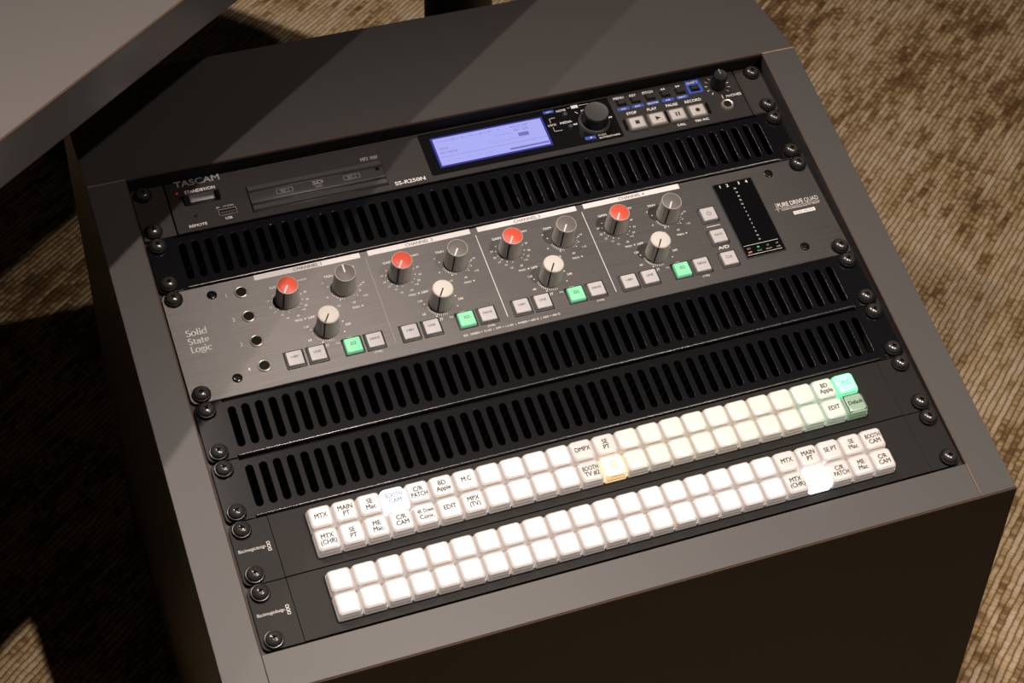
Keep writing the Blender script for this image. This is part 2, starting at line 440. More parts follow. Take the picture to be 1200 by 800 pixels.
# ------------------------------------------------------------------ rack screws
def cut_cross(me):
    o = bpy.data.objects.new('head', me); COL.objects.link(o)
    bm = bmesh.new()
    for a in (0, 90):
        r = bmesh.ops.create_cube(bm, size=1)
        for v in r['verts']:
            top = v.co.z > 0
            k = 1.0 if top else 0.35
            x, y = v.co.x * 5.6 * k, v.co.y * 1.5 * (1 if top else 0.6)
            if a: x, y = -y, x
            v.co = Vector((x, y, 8.0 if top else 2.4))
    cm = finish(bm, 'cross'); c = bpy.data.objects.new('cross', cm); COL.objects.link(c)
    md = o.modifiers.new('b', 'BOOLEAN'); md.operation = 'DIFFERENCE'; md.object = c; md.solver = 'EXACT'
    md.use_self = True
    dg = bpy.context.evaluated_depsgraph_get()
    out = bpy.data.meshes.new_from_object(o.evaluated_get(dg))
    bpy.data.objects.remove(o); bpy.data.objects.remove(c)
    out.set_sharp_from_angle(angle=math.radians(35))
    return out
HEAD = cut_cross(lathe([(0, 1.2), (4.8, 1.2), (5.0, 2.5), (4.75, 3.5), (4.0, 4.4), (2.8, 5.0), (1.5, 5.3), (0, 5.4)], 28))
WASHER = lathe([(4.2, 0.0), (5.8, 0.0), (6.3, 0.7), (6.2, 1.8), (5.75, 2.4), (5.3, 2.45), (5.05, 2.0), (4.2, 1.3)], 28)
def screws(t, yc, units):
    hh = units * 44.45 / 2 - 6.35
    for sx in (-1, 1):
        for sy in (1, -1):
            s = obj('screw', HEAD, SCRW, t, (sx * 232.55, sy * hh, 0.0), random.uniform(0, 1.5))
            obj('washer', WASHER, WASH, s)
def unit_root(name, label, cat, top, n, group=None):
    y = 177.8 - 44.45 * (top + n / 2)
    d, h = pw(y, 0)
    return root(name, label, cat, (0, d * MM, h * MM), (TILT, 0, 0), group)

# ------------------------------------------------------------------ vent panels
def slot(cx, cy, wd, ln, n=6):
    r = wd / 2; pts = []
    for i in range(n + 1):
        a = math.pi * i / n; pts.append((cx + r * math.cos(a), cy + ln/2 - r + r * math.sin(a)))
    for i in range(n + 1):
        a = math.pi + math.pi * i / n; pts.append((cx + r * math.cos(a), cy - ln/2 + r + r * math.sin(a)))
    return pts
def ear_outline():
    E, N, H, h, r = 240.4, 221.0, 22.0, 20.4, 5.0
    pts = []
    def corner(cx, cy, a0):
        for i in range(6):
            a = math.radians(a0 + 90 * i / 5); pts.append((cx + r * math.cos(a), cy + r * math.sin(a)))
    corner(E - r, H - r, 0)
    pts.extend([(N, H), (N, h), (-N, h), (-N, H)])
    corner(-E + r, H - r, 90)
    corner(-E + r, -H + r, 180)
    pts.extend([(-N, -H), (-N, -h), (N, -h), (N, -H)])
    corner(E - r, -H + r, 270)
    return pts
def lip_mesh(sy):
    bm = bmesh.new(); prof = []
    for i in range(6):
        a = math.radians(90 * i / 5)
        prof.append((sy * (20.2 + 1.5 * math.sin(a)), -1.5 + 1.5 * math.cos(a)))
    prof += [(sy * 21.7, -14.0), (sy * 20.6, -14.0), (sy * 20.2, -1.7)]
    A = [bm.verts.new((-220.2, y, z)) for y, z in prof]; B = [bm.verts.new((220.2, y, z)) for y, z in prof]
    n = len(prof)
    for i in range(n): bm.faces.new((A[i], A[(i+1) % n], B[(i+1) % n], B[i]))
    bm.faces.new(A); bm.faces.new(B[::-1])
    return finish(bm, 'lip', 40)
VENTM = holed(ear_outline(), [slot(-216.7 + 9.03 * i, 0.3, 4.7, 30.0) for i in range(49)], -1.6, 0.0, 0.45, 'vent')
LIPS = (lip_mesh(1), lip_mesh(-1))
def vent(top, label):
    t = unit_root('vent_panel', label, 'vent panel', top, 1, 'slotted vent panels in the rack')
    obj('slotted_plate', VENTM, VENT, t)
    for l in LIPS: obj('lip', l, VENT, t)
    screws(t, 0, 1)
vent(1, 'black slotted vent panel between the recorder and the brushed metal preamp')
vent(4, 'black slotted vent panel directly below the brushed metal preamp')
vent(5, 'black slotted vent panel directly above the labelled white push buttons')

# ------------------------------------------------------------------ recorder
def recorder():
    t = unit_root('rack_recorder', 'black rack recorder with lavender lit display and card slots', 'recorder', 0, 1)
    Y = 155.575
    def y(v): return v - Y
    obj('chassis', box(-213, 213, -20, 10, -60, -1.5), INT, t)
    obj('faceplate', plate(435.4, 43.6, 0.6, -2, 0.4, 0.4, off=(0.9, 0)), TFACE, t)
    obj('rack_ear', plate(22.6, 43.6, 1.0, -2.5, 0.0, 0.3, off=(-228.9, 0)), TEAR, t)
    obj('rack_ear', plate(21.0, 43.6, 1.0, -2.5, 0.6, 0.8, off=(229.9, 0)), TEAR, t)
    Z = 0.5
    txt('TASCAM', t, -210.0, y(172.5), Z, 5.0, SILV, 'L', 32.0, 0.014)
    txt('STANDBY/ON', t, -204.5, y(165.9), Z, 2.5, WHITE, 'L', 21.5, 0.022)
    obj('standby_led', lathe([(0, 0.9), (0.7, 0.7), (0.9, 0.3), (0.9, 0)], 12), REDLED, t, (-209.7, y(167.6), 0.3))
    sw = obj('power_switch', plate(23.5, 8.6, 1.0, 0.2, 0.5, 0.1), TDARK, t, (-194.0, y(159.6), 0))
    obj('rocker', loft([(18.0, 6.4, 0.8, 0.3), (17.6, 5.8, 0.8, 2.0), (16.8, 3.4, 0.8, 2.8, 0, 1.0)], 3), TMID, sw)
    for sx in (-1, 1):
        obj('guard', loft([(2.4, 8.6, 1.1, 0.3), (2.2, 7.8, 1.0, 3.0), (1.6, 5.2, 0.7, 4.2)], 3), TDARK, sw, (sx * 11.6, 0, 0))
    txt('REMOTE', t, -201.8, y(137.2), Z, 2.1, WHITE, 'C', 12.5, 0.022)
    obj('remote_hole', lathe([(0, 0.1), (1.2, 0.1), (1.3, 0.2), (1.3, 0)], 14), BLACKH, t, (-201.7, y(145.9), 0.35))
    usb = obj('usb_port', plate(13.6, 6.2, 0.6, 0.2, 0.5, 0.1), BLACKH, t, (-179.5, y(144.3), 0))
    obj('usb_shell', boxes([(-6.2, 6.2, 2.2, 2.7, 0.3, 0.8), (-6.2, 6.2, -2.7, -2.3, 0.3, 0.7), (-6.4, -6.0, -2.7, 2.7, 0.3, 0.7), (6.0, 6.4, -2.7, 2.7, 0.3, 0.7)]), CHROME, usb)
    obj('usb_tongue', box(-5, 5, -1.2, 0.6, 0.3, 0.65), TMID, usb)
    txt('(5V', t, -186.6, y(148.5), Z, 1.3, WHITE, 'L')
    join_text([], 'lettering', t, WHITE, Z, [[(-181.8, y(149.4)), (-179.4, y(149.4)), (-179.4, y(149.6)), (-181.8, y(149.6))]] +
              [[(-181.8 + i * .9, y(148.9)), (-181.2 + i * .9, y(148.9)), (-181.2 + i * .9, y(149.1)), (-181.8 + i * .9, y(149.1))] for i in range(3)])
    txt('0.5A)', t, -178.4, y(148.5), Z, 1.3, WHITE, 'L')
    txt('USB', t, -180.0, y(138.0), Z, 2.0, WHITE, 'C', None, 0.022)
    # card slot bay
    bay = obj('card_bay', plate(98.4, 22.6, 0.5, 0.2, 0.55, 0.1), TDARK, t, (-113.6, y(150.0), 0))
    obj('upper_bar', loft([(97.4, 4.6, 0.3, 0.3), (97.4, 4.2, 0.3, 1.6), (96.6, 3.0, 0.3, 2.2)], 2, off=(0, 8.4)), TMID, bay)
    door = obj('slot_door', loft([(97.2, 9.4, 0.3, 0.3), (97.2, 9.0, 0.3, 1.5), (96.6, 8.4, 0.3, 1.8)], 2, off=(0, 0.3)), TMID, bay)
    obj('lower_bar', loft([(97.4, 5.0, 0.3, 0.3), (97.2, 4.4, 0.3, 1.6), (96.4, 3.4, 0.3, 2.2)], 2, off=(0, -8.2)), TMID, bay)
    obj('door_screw', lathe([(0, 1.0), (1.2, 1.0), (1.5, 0.5), (1.5, 0)], 16), TDARK, bay, (44.8, 3.2, 1.7))
    for s, x in (('SD 1', -23.6), ('SD 2', 25.2)):
        txt(s, bay, x, 0.0, 1.9, 2.2, GREYP, 'C', None, 0.006)
        obj('lettering', polys(frame_polys(x - 6.0, x + 6.0, -0.9, 3.1, 0.3), 1.85, 1.9), GREYP, bay)
    # memory card mark: slanted S and D with XC under it
    txt('SD', bay, 0.6, 0.8, 1.9, 3.0, GREYP, 'C', 7.8, 0.02)
    txt('XC', bay, 0.6, -2.1, 1.9, 1.9, GREYP, 'C', 5.6, 0.012)
    txt('MP3', t, -78.0, y(163.2), Z, 3.0, GREYP, 'L', 5.6, 0.03)
    txt('WAV', t, -71.0, y(163.2), Z, 3.0, GREYP, 'L', 5.8, 0.03)
    txt('SS-R250N', t, -60.2, y(136.9), Z, 3.0, WHITE, 'L', 22.6, 0.024)
    # display window
    win = obj('display_window', plate(148.2, 37.2, 1.6, 0.2, 0.9, 0.25), TDARK, t, (41.9, y(157.1), 0))
    obj('display_border', plate(86.4, 27.0, 0.6, 0.5, 0.95, 0.05, off=(-23.1, -0.1)), LCDB, win)
    obj('display', plate(83.2, 24.2, 0.2, 0.6, 1.05, 0.05, off=(-23.1, 0.0)), LCD, win)
    zx = 1.1
    def L(s, x, yy, h=1.9): txt(s, win, x, yy, zx, h, LCDT, 'L')
    L('TITLE', -62.5, 1.4); L('NO MEDIA', -62.5, -2.2)
    L('PITCH OFF', -5.5, 8.2); L('KEY  OFF', -4.0, 5.0)
    rule = [[(-63, -5.0), (18, -5.0), (18, -4.75), (-63, -4.75)], [(-20, 4.4), (-7, 4.4), (-7, 4.6), (-20, 4.6)], [(-26, -1.2), (5, -1.2), (5, -1.05), (-26, -1.05)],
            [(-2, -0.2), (6, -0.2), (6, 3.0), (-2, 3.0)], [(-12, -10.6), (18, -10.6), (18, -9.0), (-12, -9.0)], [(-63, 8.8), (-20, 8.8), (-20, 9.0), (-63, 9.0)]]
    rule += [[(-50 + i * 7, 9.0), (-49.5 + i * 7, 9.0), (-49.5 + i * 7, 10.2), (-50 + i * 7, 10.2)] for i in range(6)]
    rule += [[(-60 + i * 8, -8.8), (-58 + i * 8, -8.8), (-58 + i * 8, -8.5), (-60 + i * 8, -8.5)] for i in range(5)]
    join_text([], 'display_marks', win, LCDT, zx, rule)
    # marks beside the jog dial, x from the window centre
    def wx(x): return x - 41.9
    def wy(v): return v - 157.1
    zz = 1.0
    def bluebox(x, yy, wd, ht, s, par, z, h=1.2):
        o = obj('blue_label', polys([[(-wd/2, -ht/2), (wd/2, -ht/2), (wd/2, ht/2), (-wd/2, ht/2)]], 0, 0.08), BLUE, par, (x, yy, z))
        if s: txt(s, o, 0, 0, 0.1, h, WHITE, 'C', None, 0.006, mid=True)
    bluebox(wx(68.4), wy(173.0), 8.2, 2.6, 'INFO', win, zz)
    txt('HOME', win, wx(78.0), wy(171.2), zz, 1.9, WHITE, 'C', 7.4, 0.01)
    txt('MEDIA', win, wx(78.0), wy(160.0), zz, 1.9, WHITE, 'C', 9.2, 0.01)
    txt('LOCK', win, wx(67.2), wy(160.0), zz, 1.7, WHITE, 'C', 6.6, 0.01)
    txt('MULTI', win, wx(96.5), wy(167.4), zz, 1.7, WHITE, 'C', 8.0, 0.01)
    marks = [[(86.2, 171.8), (91.6, 171.8), (91.6, 174.6), (86.2, 174.6)], [(83.2, 173.0), (85.2, 173.0), (85.2, 173.3), (83.2, 173.3)],
             [(92.4, 173.4), (100.5, 173.4), (100.5, 173.7), (92.4, 173.7)], [(100.2, 172.2), (100.5, 172.2), (100.5, 173.7), (100.2, 173.7)],
             [(66.6, 163.0), (66.9, 163.0), (66.9, 167.0), (66.6, 167.0)], [(66.6, 166.7), (71.5, 166.7), (71.5, 167.0), (66.6, 167.0)],
             [(66.8, 154.6), (67.1, 154.6), (67.1, 158.6), (66.8, 158.6)], [(66.8, 154.6), (73.0, 154.6), (73.0, 154.9), (66.8, 154.9)]]
    for sgn in (-1, 1):
        for k in range(2):
            xx = 97.9 + sgn * (13.2 + k * 1.6)
            marks.append([(xx - sgn * .7, 156.6), (xx - sgn * .7, 158.6), (xx + sgn * .8, 157.6)][::sgn])
        marks.append(bar(97.9, 157.6, math.radians(90 + sgn * 38 + 5), 12.4, 15.0, 0.5))
    join_text([], 'lettering', win, WHITE, zz, [[(wx(a), wy(b)) for a, b in p] for p in marks])
    for x, yy in ((79.6, 167.8), (79.8, 156.2)):
        obj('small_key', lathe([(0, 1.6), (1.5, 1.5), (1.8, 1.0), (1.8, 0)], 18), TMID, win, (wx(x), wy(yy), 0.8))
    dial = obj('jog_dial', lathe([(0, 11.5), (8.0, 11.9), (8.9, 12.2), (9.5, 11.6), (9.7, 10.2), (10.0, 2.2), (11.2, 1.6), (11.2, 0.6)], 40), TKEY, win, (wx(98.6), wy(156.6), 0.4))
    obj('dial_top', lathe([(0, 11.7), (7.6, 12.1), (8.6, 12.35), (9.0, 11.9)], 40), TMID, dial)
    obj('dial_ring', lathe([(11.3, 0.4), (11.3, 0.7), (11.8, 0.7), (11.8, 0.4)], 40), TMID, dial)
    bluebox(wx(90.6), wy(142.9), 8.2, 2.8, '', win, zz)
    obj('lettering', polys([disc(0, 0, 0.7, 10)], 0, 0.1), WHITE, win, (wx(91.2), wy(142.9), zz + 0.1))
    txt('PUSH', win, wx(97.2), wy(142.8), zz, 1.4, WHITE, 'L', 6.0, 0.01)
    txt('ENTER/MARK', win, wx(97.2), wy(140.4), zz, 1.4, WHITE, 'L', 16.6, 0.01)
    # upper key row
    KEYM = loft([(6.4, 4.6, 0.6, 0.2), (6.2, 4.4, 0.6, 1.6), (5.4, 3.6, 0.6, 2.1)], 3)
    xs = (124.6, 136.0, 148.0, 160.2, 172.3, 184.4)
    obj('blue_label', polys([[(-5.9, -6.2), (5.9, -6.2), (5.9, 6.2), (-5.9, 6.2)]], 0, 0.08), BLUE, t, (184.4, y(170.0), Z))
    for i, x in enumerate(xs):
        obj('key', KEYM, TKEY, t, (x, y(168.4), 0.3))
        obj('key_recess', plate(7.8, 6.0, 0.6, 0.3, 0.52 if i < 5 else 0.62, 0.05), TDARK, t, (x, y(168.4), 0))
    for s, x in zip(('MENU', 'KEY', 'PITCH'), xs): txt(s, t, x - 0.3, y(172.3), Z, 2.1, WHITE, 'C', None, 0.022)
    txt('SHIFT', t, xs[5], y(173.0), Z + 0.15, 2.0, WHITE, 'C', 9.6, 0.01)
    for x, sg in ((160.2, -1), (172.3, 1)):
        join_text([], 'lettering', t, WHITE, Z, [[(x + sg * (k - .2), y(172.3)), (x + sg * (k - .2), y(174.5)), (x + sg * (k + 1.6), y(173.4))][::sg] for k in (-1.4, 0.4)])
    for s, x in zip(('JOG', 'EDIT', 'BROWSE', 'A-B', 'INPUT'), (124.4, 136.0, 148.1, 160.3, 172.1)):
        bluebox(x, y(162.7), 9.6, 2.7, s, t, Z, 1.5)
    # transport keys
    RIM = loft([(14.2, 12.4, 1.4, 0.2), (14.0, 12.2, 1.4, 1.8), (13.0, 11.2, 1.2, 2.4)], 3)
    CAPM = loft([(11.2, 9.4, 1.0, 2.3), (10.8, 9.0, 1.0, 2.8), (10.2, 8.4, 0.9, 3.0)], 3)
    icons = ([[(-1.6, -1.6), (1.6, -1.6), (1.6, 1.6), (-1.6, 1.6)]], [[(-1.6, -2.0), (2.2, 0), (-1.6, 2.0)]],
             [[(-1.6, -1.8), (-.5, -1.8), (-.5, 1.8), (-1.6, 1.8)], [(.5, -1.8), (1.6, -1.8), (1.6, 1.8), (.5, 1.8)]], [disc(0, 0, 1.8, 16)])
    for x, ic in zip((129.0, 145.3, 161.3, 177.6), icons):
        k = obj('transport_key', RIM, TRRIM, t, (x, y(146.7), 0.3))
        c = obj('key_cap', CAPM, TRKEY, k)
        join_text([], 'icon', k, DARKP, 3.06, ic)
    for s, x in zip(('STOP', 'PLAY', 'PAUSE', 'RECORD'), (128.9, 145.3, 161.4, 178.6)): txt(s, t, x, y(156.5), Z, 2.3, WHITE, 'C', None, 0.022)
    txt('CALL', t, 161.8, y(137.5), Z, 2.0, WHITE, 'C', None, 0.022)
    txt('TRK INC', t, 178.5, y(137.9), Z, 2.0, WHITE, 'C', None, 0.022)
    for x in (120.0, 153.4, 186.8):
        obj('key_fence', loft([(1.6, 9.5, 0.7, 0.2), (1.5, 9.2, 0.7, 2.2), (0.9, 8.6, 0.4, 2.6)], 3), TDARK, t, (x, y(147.6), 0.3))
    # phones
    kn = obj('level_knob', lathe([(0, 13.4), (3.0, 13.4), (4.6, 13.7), (5.2, 13.2), (5.4, 12.6), (5.7, 1.0), (5.7, 0)], 36, flute=-0.05, smooth=25), TKEY, t, (202.2, y(166.3), 0.4))
    obj('pointer', box(-0.35, 0.35, 0.5, 5.0, 13.7, 13.85), GREYP, kn)
    join_text([], 'dial_scale', t, WHITE, Z, [bar(202.2, y(166.3), math.radians(225 - 27 * i), 7.6, 9.8, 0.5) for i in range(11) if i not in (5,)] +
              [bar(202.2, y(166.3), math.radians(-90), 8.8, 12.4, 0.5)])
    txt('PHONES', t, 205.2, y(154.4), Z, 2.1, WHITE, 'L', 12.2, 0.02)
    pj = obj('phones_jack', lathe([(3.1, 0), (3.1, 1.6), (4.0, 1.9), (4.8, 1.2), (5.0, 0)], 28), CHROME, t, (202.8, y(147.5), 0.3))
    obj('jack_hole', lathe([(0, 0.2), (3.2, 0.2), (3.2, 0)], 24), BLACKH, pj)
    screws(t, 0, 1)
recorder()

# ------------------------------------------------------------------ serif letters for the preamp maker's mark
def arc(cx, cy, rx, ry, a0, a1, n=12):
    return [(cx + rx * math.cos(math.radians(a0 + (a1 - a0) * i / n)), cy + ry * math.sin(math.radians(a0 + (a1 - a0) * i / n))) for i in range(n + 1)]
def stroke(pts, thick, thin):
    out = []
    L_, R_ = [], []
    for i, p in enumerate(pts):
        a = pts[max(i - 1, 0)]; b = pts[min(i + 1, len(pts) - 1)]
        dx, dy = b[0] - a[0], b[1] - a[1]; l = math.hypot(dx, dy) or 1
        dx /= l; dy /= l
        wd = (thin + (thick - thin) * abs(dy) ** 1.3) / 2
        L_.append((p[0] - dy * wd, p[1] + dx * wd)); R_.append((p[0] + dy * wd, p[1] - dx * wd))
    for i in range(len(pts) - 1):
        out.append([L_[i], R_[i], R_[i+1], L_[i+1]])
    return out
def serif_word(word):
    x = 0.0; quads = []
    XH, AS, K, T = 0.47, 0.74, 0.105, 0.05
    def hbar(x0, x1, yy, t=0.04): return [[(x0, yy), (x1, yy), (x1, yy + t), (x0, yy + t)]]
    for ch in word:
        g = []
        if ch == 'S':
            g += stroke(arc(.21, .53, .15, .155, 40, 262, 14) + arc(.21, .195, .165, .175, 82, -150, 14), K, T); adv = .46
            g += [[(.315, .60), (.36, .52), (.345, .68)], [(.05, .07), (.035, .2), (.09, .12)]]
        elif ch == 'o': g += stroke(arc(.24, XH/2, .19, .225, 0, 360, 22), K, T); adv = .51
        elif ch == 'l': g += stroke([(.1, 0), (.1, AS)], K, T) + hbar(.01, .2, 0) + [[(.0, AS - .05), (.1, AS - .09), (.15, AS)]]; adv = .23
        elif ch == 'i': g += stroke([(.1, 0), (.1, XH)], K, T) + hbar(.01, .2, 0) + [[(.0, XH - .05), (.1, XH - .09), (.15, XH)], disc(.1, .64, .068, 10)]; adv = .23
        elif ch == 'd': g += stroke(arc(.23, XH/2, .18, .225, 0, 360, 22), K, T) + stroke([(.41, 0), (.41, AS)], K, T) + hbar(.41, .5, 0) + [[(.31, AS - .05), (.41, AS - .09), (.46, AS)]]; adv = .53
        elif ch == 't': g += stroke([(.13, .60), (.13, .13)] + arc(.24, .13, .11, .11, 180, 290, 6), K, T) + hbar(.02, .3, XH - .05, .05); adv = .33
        elif ch == 'a': g += stroke([(.07, .36)] + arc(.2, .33, .13, .115, 150, 0, 8) + [(.33, .0)], K, T) + stroke(arc(.19, .14, .13, .125, 70, 300, 12), K, T) + hbar(.33, .41, 0) + stroke([(.22, .27), (.33, .29)], K, T); adv = .44
        elif ch == 'e': g += stroke([(.08, .25), (.4, .27)] + arc(.23, .25, .17, .2, 8, 312, 18), K, T); adv = .47
        elif ch == 'L': g += stroke([(.13, 0), (.13, .7)], K, T) + hbar(.02, .26, .66) + hbar(.02, .42, 0, .055) + [[(.36, .04), (.43, .04), (.43, .18)]]; adv = .47
        elif ch == 'g': g += stroke(arc(.2, .31, .13, .14, 0, 360, 18), K * .9, T) + stroke([(.12, .19), (.09, .1), (.2, .07), (.32, .05)] + arc(.21, -.07, .17, .11, 40, -230, 14), K * .8, T) + stroke([(.3, .4), (.4, .45)], T, T); adv = .44
        elif ch == 'c': g += stroke(arc(.24, XH/2, .18, .22, 45, 315, 18), K, T) + [disc(.35, .36, .055, 8)]; adv = .45
        else: adv = .25
        quads += [[(px + x, py) for px, py in q] for q in g]
        x += adv
    return quads, x
def serif(word, parent, x, yy, z, h, wd, m):
    q, ln = serif_word(word)
    s = h / 0.72
    sx = wd / ln
    join_text([], 'lettering', parent, m, z, [[(x + a * sx, yy + b * s) for a, b in p] for p in q])

# ------------------------------------------------------------------ preamp
def preamp():
    t = unit_root('microphone_preamp', 'brushed grey metal preamp with red, grey and white knobs', 'preamp', 2, 2)
    Y = 44.45
    def y(v): return v - Y
    obj('chassis', box(-215, 215, -42, 42, -250, -3), INT, t)
    fp = plate(480.8, 88.2, 5.0, -3, 0.0, 0.35, 6)
    uv = fp.uv_layers.new(name='UVMap')
    for lp in fp.loops:
        c = fp.vertices[lp.vertex_index].co; uv.data[lp.index].uv = (c.x * 2 + 0.5, c.y * 2 + 0.5)
    obj('faceplate', fp, SSLM, t)
    Z = 0.08
    for wd, yy, ww in (('Solid', 52.0, 14.4), ('State', 45.3, 14.2), ('Logic', 38.9, 14.4)):
        serif(wd, t, -231.2, y(yy), Z, 5.0, ww, WHITE)
    # hex socket screws
    HEX = lathe([(0, 0.05), (1.1, 0.05), (1.3, 0.7), (2.6, 0.75), (3.3, 0.4), (3.5, 0)], 20)
    for x, yy in ((-207.1, 80.2), (-207.0, 12.9), (207.8, 80.4), (207.8, 13.4)):
        s = obj('socket_screw', HEX, TDARK, t, (x, y(yy), 0)); obj('hex_socket', lathe([(0, 0.3), (1.3, 0.3), (1.3, 0.1)], 6), BLACKH, s)
    RING = lathe([(3.5, -0.3), (3.5, 0.9), (4.0, 1.1), (4.5, 0.9), (4.6, 0)], 28)
    HOLE = lathe([(0, 0.12), (3.55, 0.12), (3.55, 0)], 24)
    for i, yy in enumerate((77.3, 57.3, 37.3, 17.3)):
        j = obj('input_jack', RING, CHROME, t, (-187.7, y(yy), 0)); obj('jack_hole', HOLE, BLACKH, j)
        txt(str(i + 1), t, -198.0, y(yy), Z, 2.8, WHITE, 'C', mid=True)
    # knob meshes
    BODY = lathe([(0, 17.0), (7.0, 17.0), (7.25, 16.6), (7.3, 16.0), (8.05, 2.2), (8.2, 1.2), (8.2, 0.3)], 48, flute=-0.025, smooth=20)
    TOPC = lathe([(0, 17.3), (6.4, 17.3), (6.7, 17.1), (6.7, 16.9)], 40)
    RIMC = lathe([(6.55, 17.0), (6.7, 17.45), (7.1, 17.4), (7.25, 17.0)], 40)
    TOPW = lathe([(0, 17.9), (6.3, 17.8), (7.0, 17.4), (7.3, 16.6), (7.2, 15.8)], 40)
    def side_line(r0, r1, z0, z1, wd):
        bm = bmesh.new()
        f = [bm.verts.new(c) for c in ((-wd/2, -r0, z0), (wd/2, -r0, z0), (wd/2, -r1, z1), (-wd/2, -r1, z1))]
        bm.faces.new(f); g = [bm.verts.new((v.co.x, v.co.y + 0.4, v.co.z)) for v in f]
        for i in range(4): bm.faces.new((f[i], f[(i+1) % 4], g[(i+1) % 4], g[i]))
        return finish(bm, 'line')
    SIDE = side_line(8.25, 7.38, 1.0, 16.4, 1.0)
    PTOP = box(-0.5, 0.5, -6.5, -0.3, 17.3, 17.42)
    PTOPW = box(-0.5, 0.5, -6.6, 0.2, 17.86, 17.98)
    WRIM = side_line(7.45, 7.2, 15.6, 17.2, 1.0)
    def knob(x, yy, kind, ang):
        o = obj('knob', BODY, KGREY, t, (x, y(yy), 0), ang)
        o['label'] = {'g': 'grey knob with red cap', 't': 'grey knob with dark grey cap', 'h': 'grey knob with pale cap'}[kind]
        obj('side_line', SIDE, DARKP, o)
        if kind == 'h':
            obj('cap', TOPW, KCAPW, o); obj('pointer', PTOPW, DARKP, o); obj('rim_line', WRIM, DARKP, o)
        else:
            obj('cap', TOPC, KCAPR if kind == 'g' else KCAPG, o); obj('rim', RIMC, KRIM, o); obj('pointer', PTOP, WHITE, o)
    # push buttons
    BZ = loft([(13.6, 13.6, 0.4, 0), (13.6, 13.6, 0.4, 0.5), (13.0, 13.0, 0.4, 0.8), (11.8, 11.8, 0.4, 0.8), (11.6, 11.6, 0.4, 0.2)], 2)
    KC = loft([(11.0, 11.0, 0.6, 0.2), (11.0, 11.0, 0.6, 1.8), (10.2, 10.2, 0.8, 2.5), (9.4, 9.4, 0.8, 2.6)], 3)
    def button(x, yy, s, green=False, power=False):
        b = obj('push_button', BZ, BEZ, t, (x, y(yy), 0))
        obj('cap', KC, SGRN if green else SKEY, b)
        if s: txt(s, b, 0, 0.8, 2.68, 2.0 if len(s) < 4 else 1.75, DARKP, 'C', None, 0.004, mid=True)
        if power:
            ring = [[(a * 1.5, c * 1.5) for a, c in p] for p in []]
            for i in range(20):
                a0 = math.radians(125 + 290 * i / 20); a1 = math.radians(125 + 290 * (i + 1) / 20)
                ring.append([(1.3*math.cos(a0), 1.3*math.sin(a0)), (1.7*math.cos(a0), 1.7*math.sin(a0)), (1.7*math.cos(a1), 1.7*math.sin(a1)), (1.3*math.cos(a1), 1.3*math.sin(a1))])
            ring.append([(-.2, .2), (.2, .2), (.2, 2.1), (-.2, 2.1)])
            join_text([], 'icon', b, DARKP, 2.68, ring)
    LO = math.radians(-34)
    for c in range(4):
        dx = 80.0 * c
        # channel strip bar
        brm = obj('channel_bar', polys([[(-37.3, -2.1), (37.3, -2.1), (37.3, 2.1), (-37.3, 2.1)]], 0, 0.06), WHITE, t, (-139.1 + dx + (0.3 if c else 0), y(86.3), 0))
        txt('CHANNEL %d' % (c + 1), brm, 0, 0, 0.1, 2.3, DARKG, 'C', 20.0, 0.012, mid=True)
        xg, xt, xh = -159.3 + dx, -119.4 + dx, -139.4 + dx
        yg, yh = 64.0, 34.8
        knob(xg, yg, 'g', LO); knob(xt, yg, 't', LO if c else math.radians(180)); knob(xh, yh, 'h', LO)
        P2 = lambda cx, cy, a, r: (cx + r * math.cos(math.radians(a)), y(cy) + r * math.sin(math.radians(a)))
        # gain scale
        it = [('GAIN', xg - 6.0, y(75.6), 1.9, 'C')]
        for s, a in (('29', 172), ('23', 196), ('17', 218), ('11', 240), ('47', 12), ('53', -14), ('59', -36), ('+65', -52)):
            px, py = P2(xg, yg, a, 13.0 if a > 90 else 13.4); it.append((s, px, py, 1.45, 'C'))
        it += [('+5', xg - 3.6, y(49.4), 1.4, 'C'), ('dB', xg + 3.6, y(49.6), 1.6, 'C'), ('PRESS', xg + 3.0, y(45.8), 1.4, 'C'), ('INSERT', xg + 14.0, y(76.8), 1.4, 'C')]
        ex = [disc(*P2(xg, yg, a, 10.2), 0.45, 6) for a in (148, 172, 196, 218, 240, 262, 12, -14, -36, -54)]
        ex += [[(xg + 6.6, y(46.4)), (xg + 7.5, y(45.1)), (xg + 8.4, y(46.4))]]
        join_text(it, 'dial_scale', t, WHITE, Z, ex)
        obj('indicator_window', polys([[(-2.7, -1.1), (2.7, -1.1), (2.7, 1.1), (-2.7, 1.1)]], 0, 0.12), TMID, t, (xg + 7.2, y(77.4), 0))
        # trim scale
        it = [('TRIM', xt - 8.4, y(74.8), 1.9, 'C'), ('-3', xt - 13.6, y(70.4), 1.4, 'C'), ('-9', xt - 13.6, y(58.4), 1.4, 'C'), ('-15', xt - 8.0, y(50.0), 1.5, 'C'), ('+15', xt + 12.0, y(53.6), 1.5, 'C'), ('+9', xt + 13.2, y(64.0), 1.4, 'C'),
              ('dB', xt + 3.0, y(50.2), 1.6, 'C'), ('PRESS', xt + 3.2, y(46.0), 1.4, 'C')]
        ex = [bar(xt, y(yg), math.radians(a), 9.2, 10.6, 0.42) for a in range(198, 262, 8)] + [disc(*P2(xt, yg, a, 11.2), 0.55, 6) for a in (166, 240, -6, -30, -52)]
        ex += [bar(xt, y(yg), math.radians(a), 9.4, 10.4, 0.3) for a in range(-60, 0, 12)]
        ex += [[(xt + 6.8, y(46.6)), (xt + 7.7, y(45.3)), (xt + 8.6, y(46.6))]]
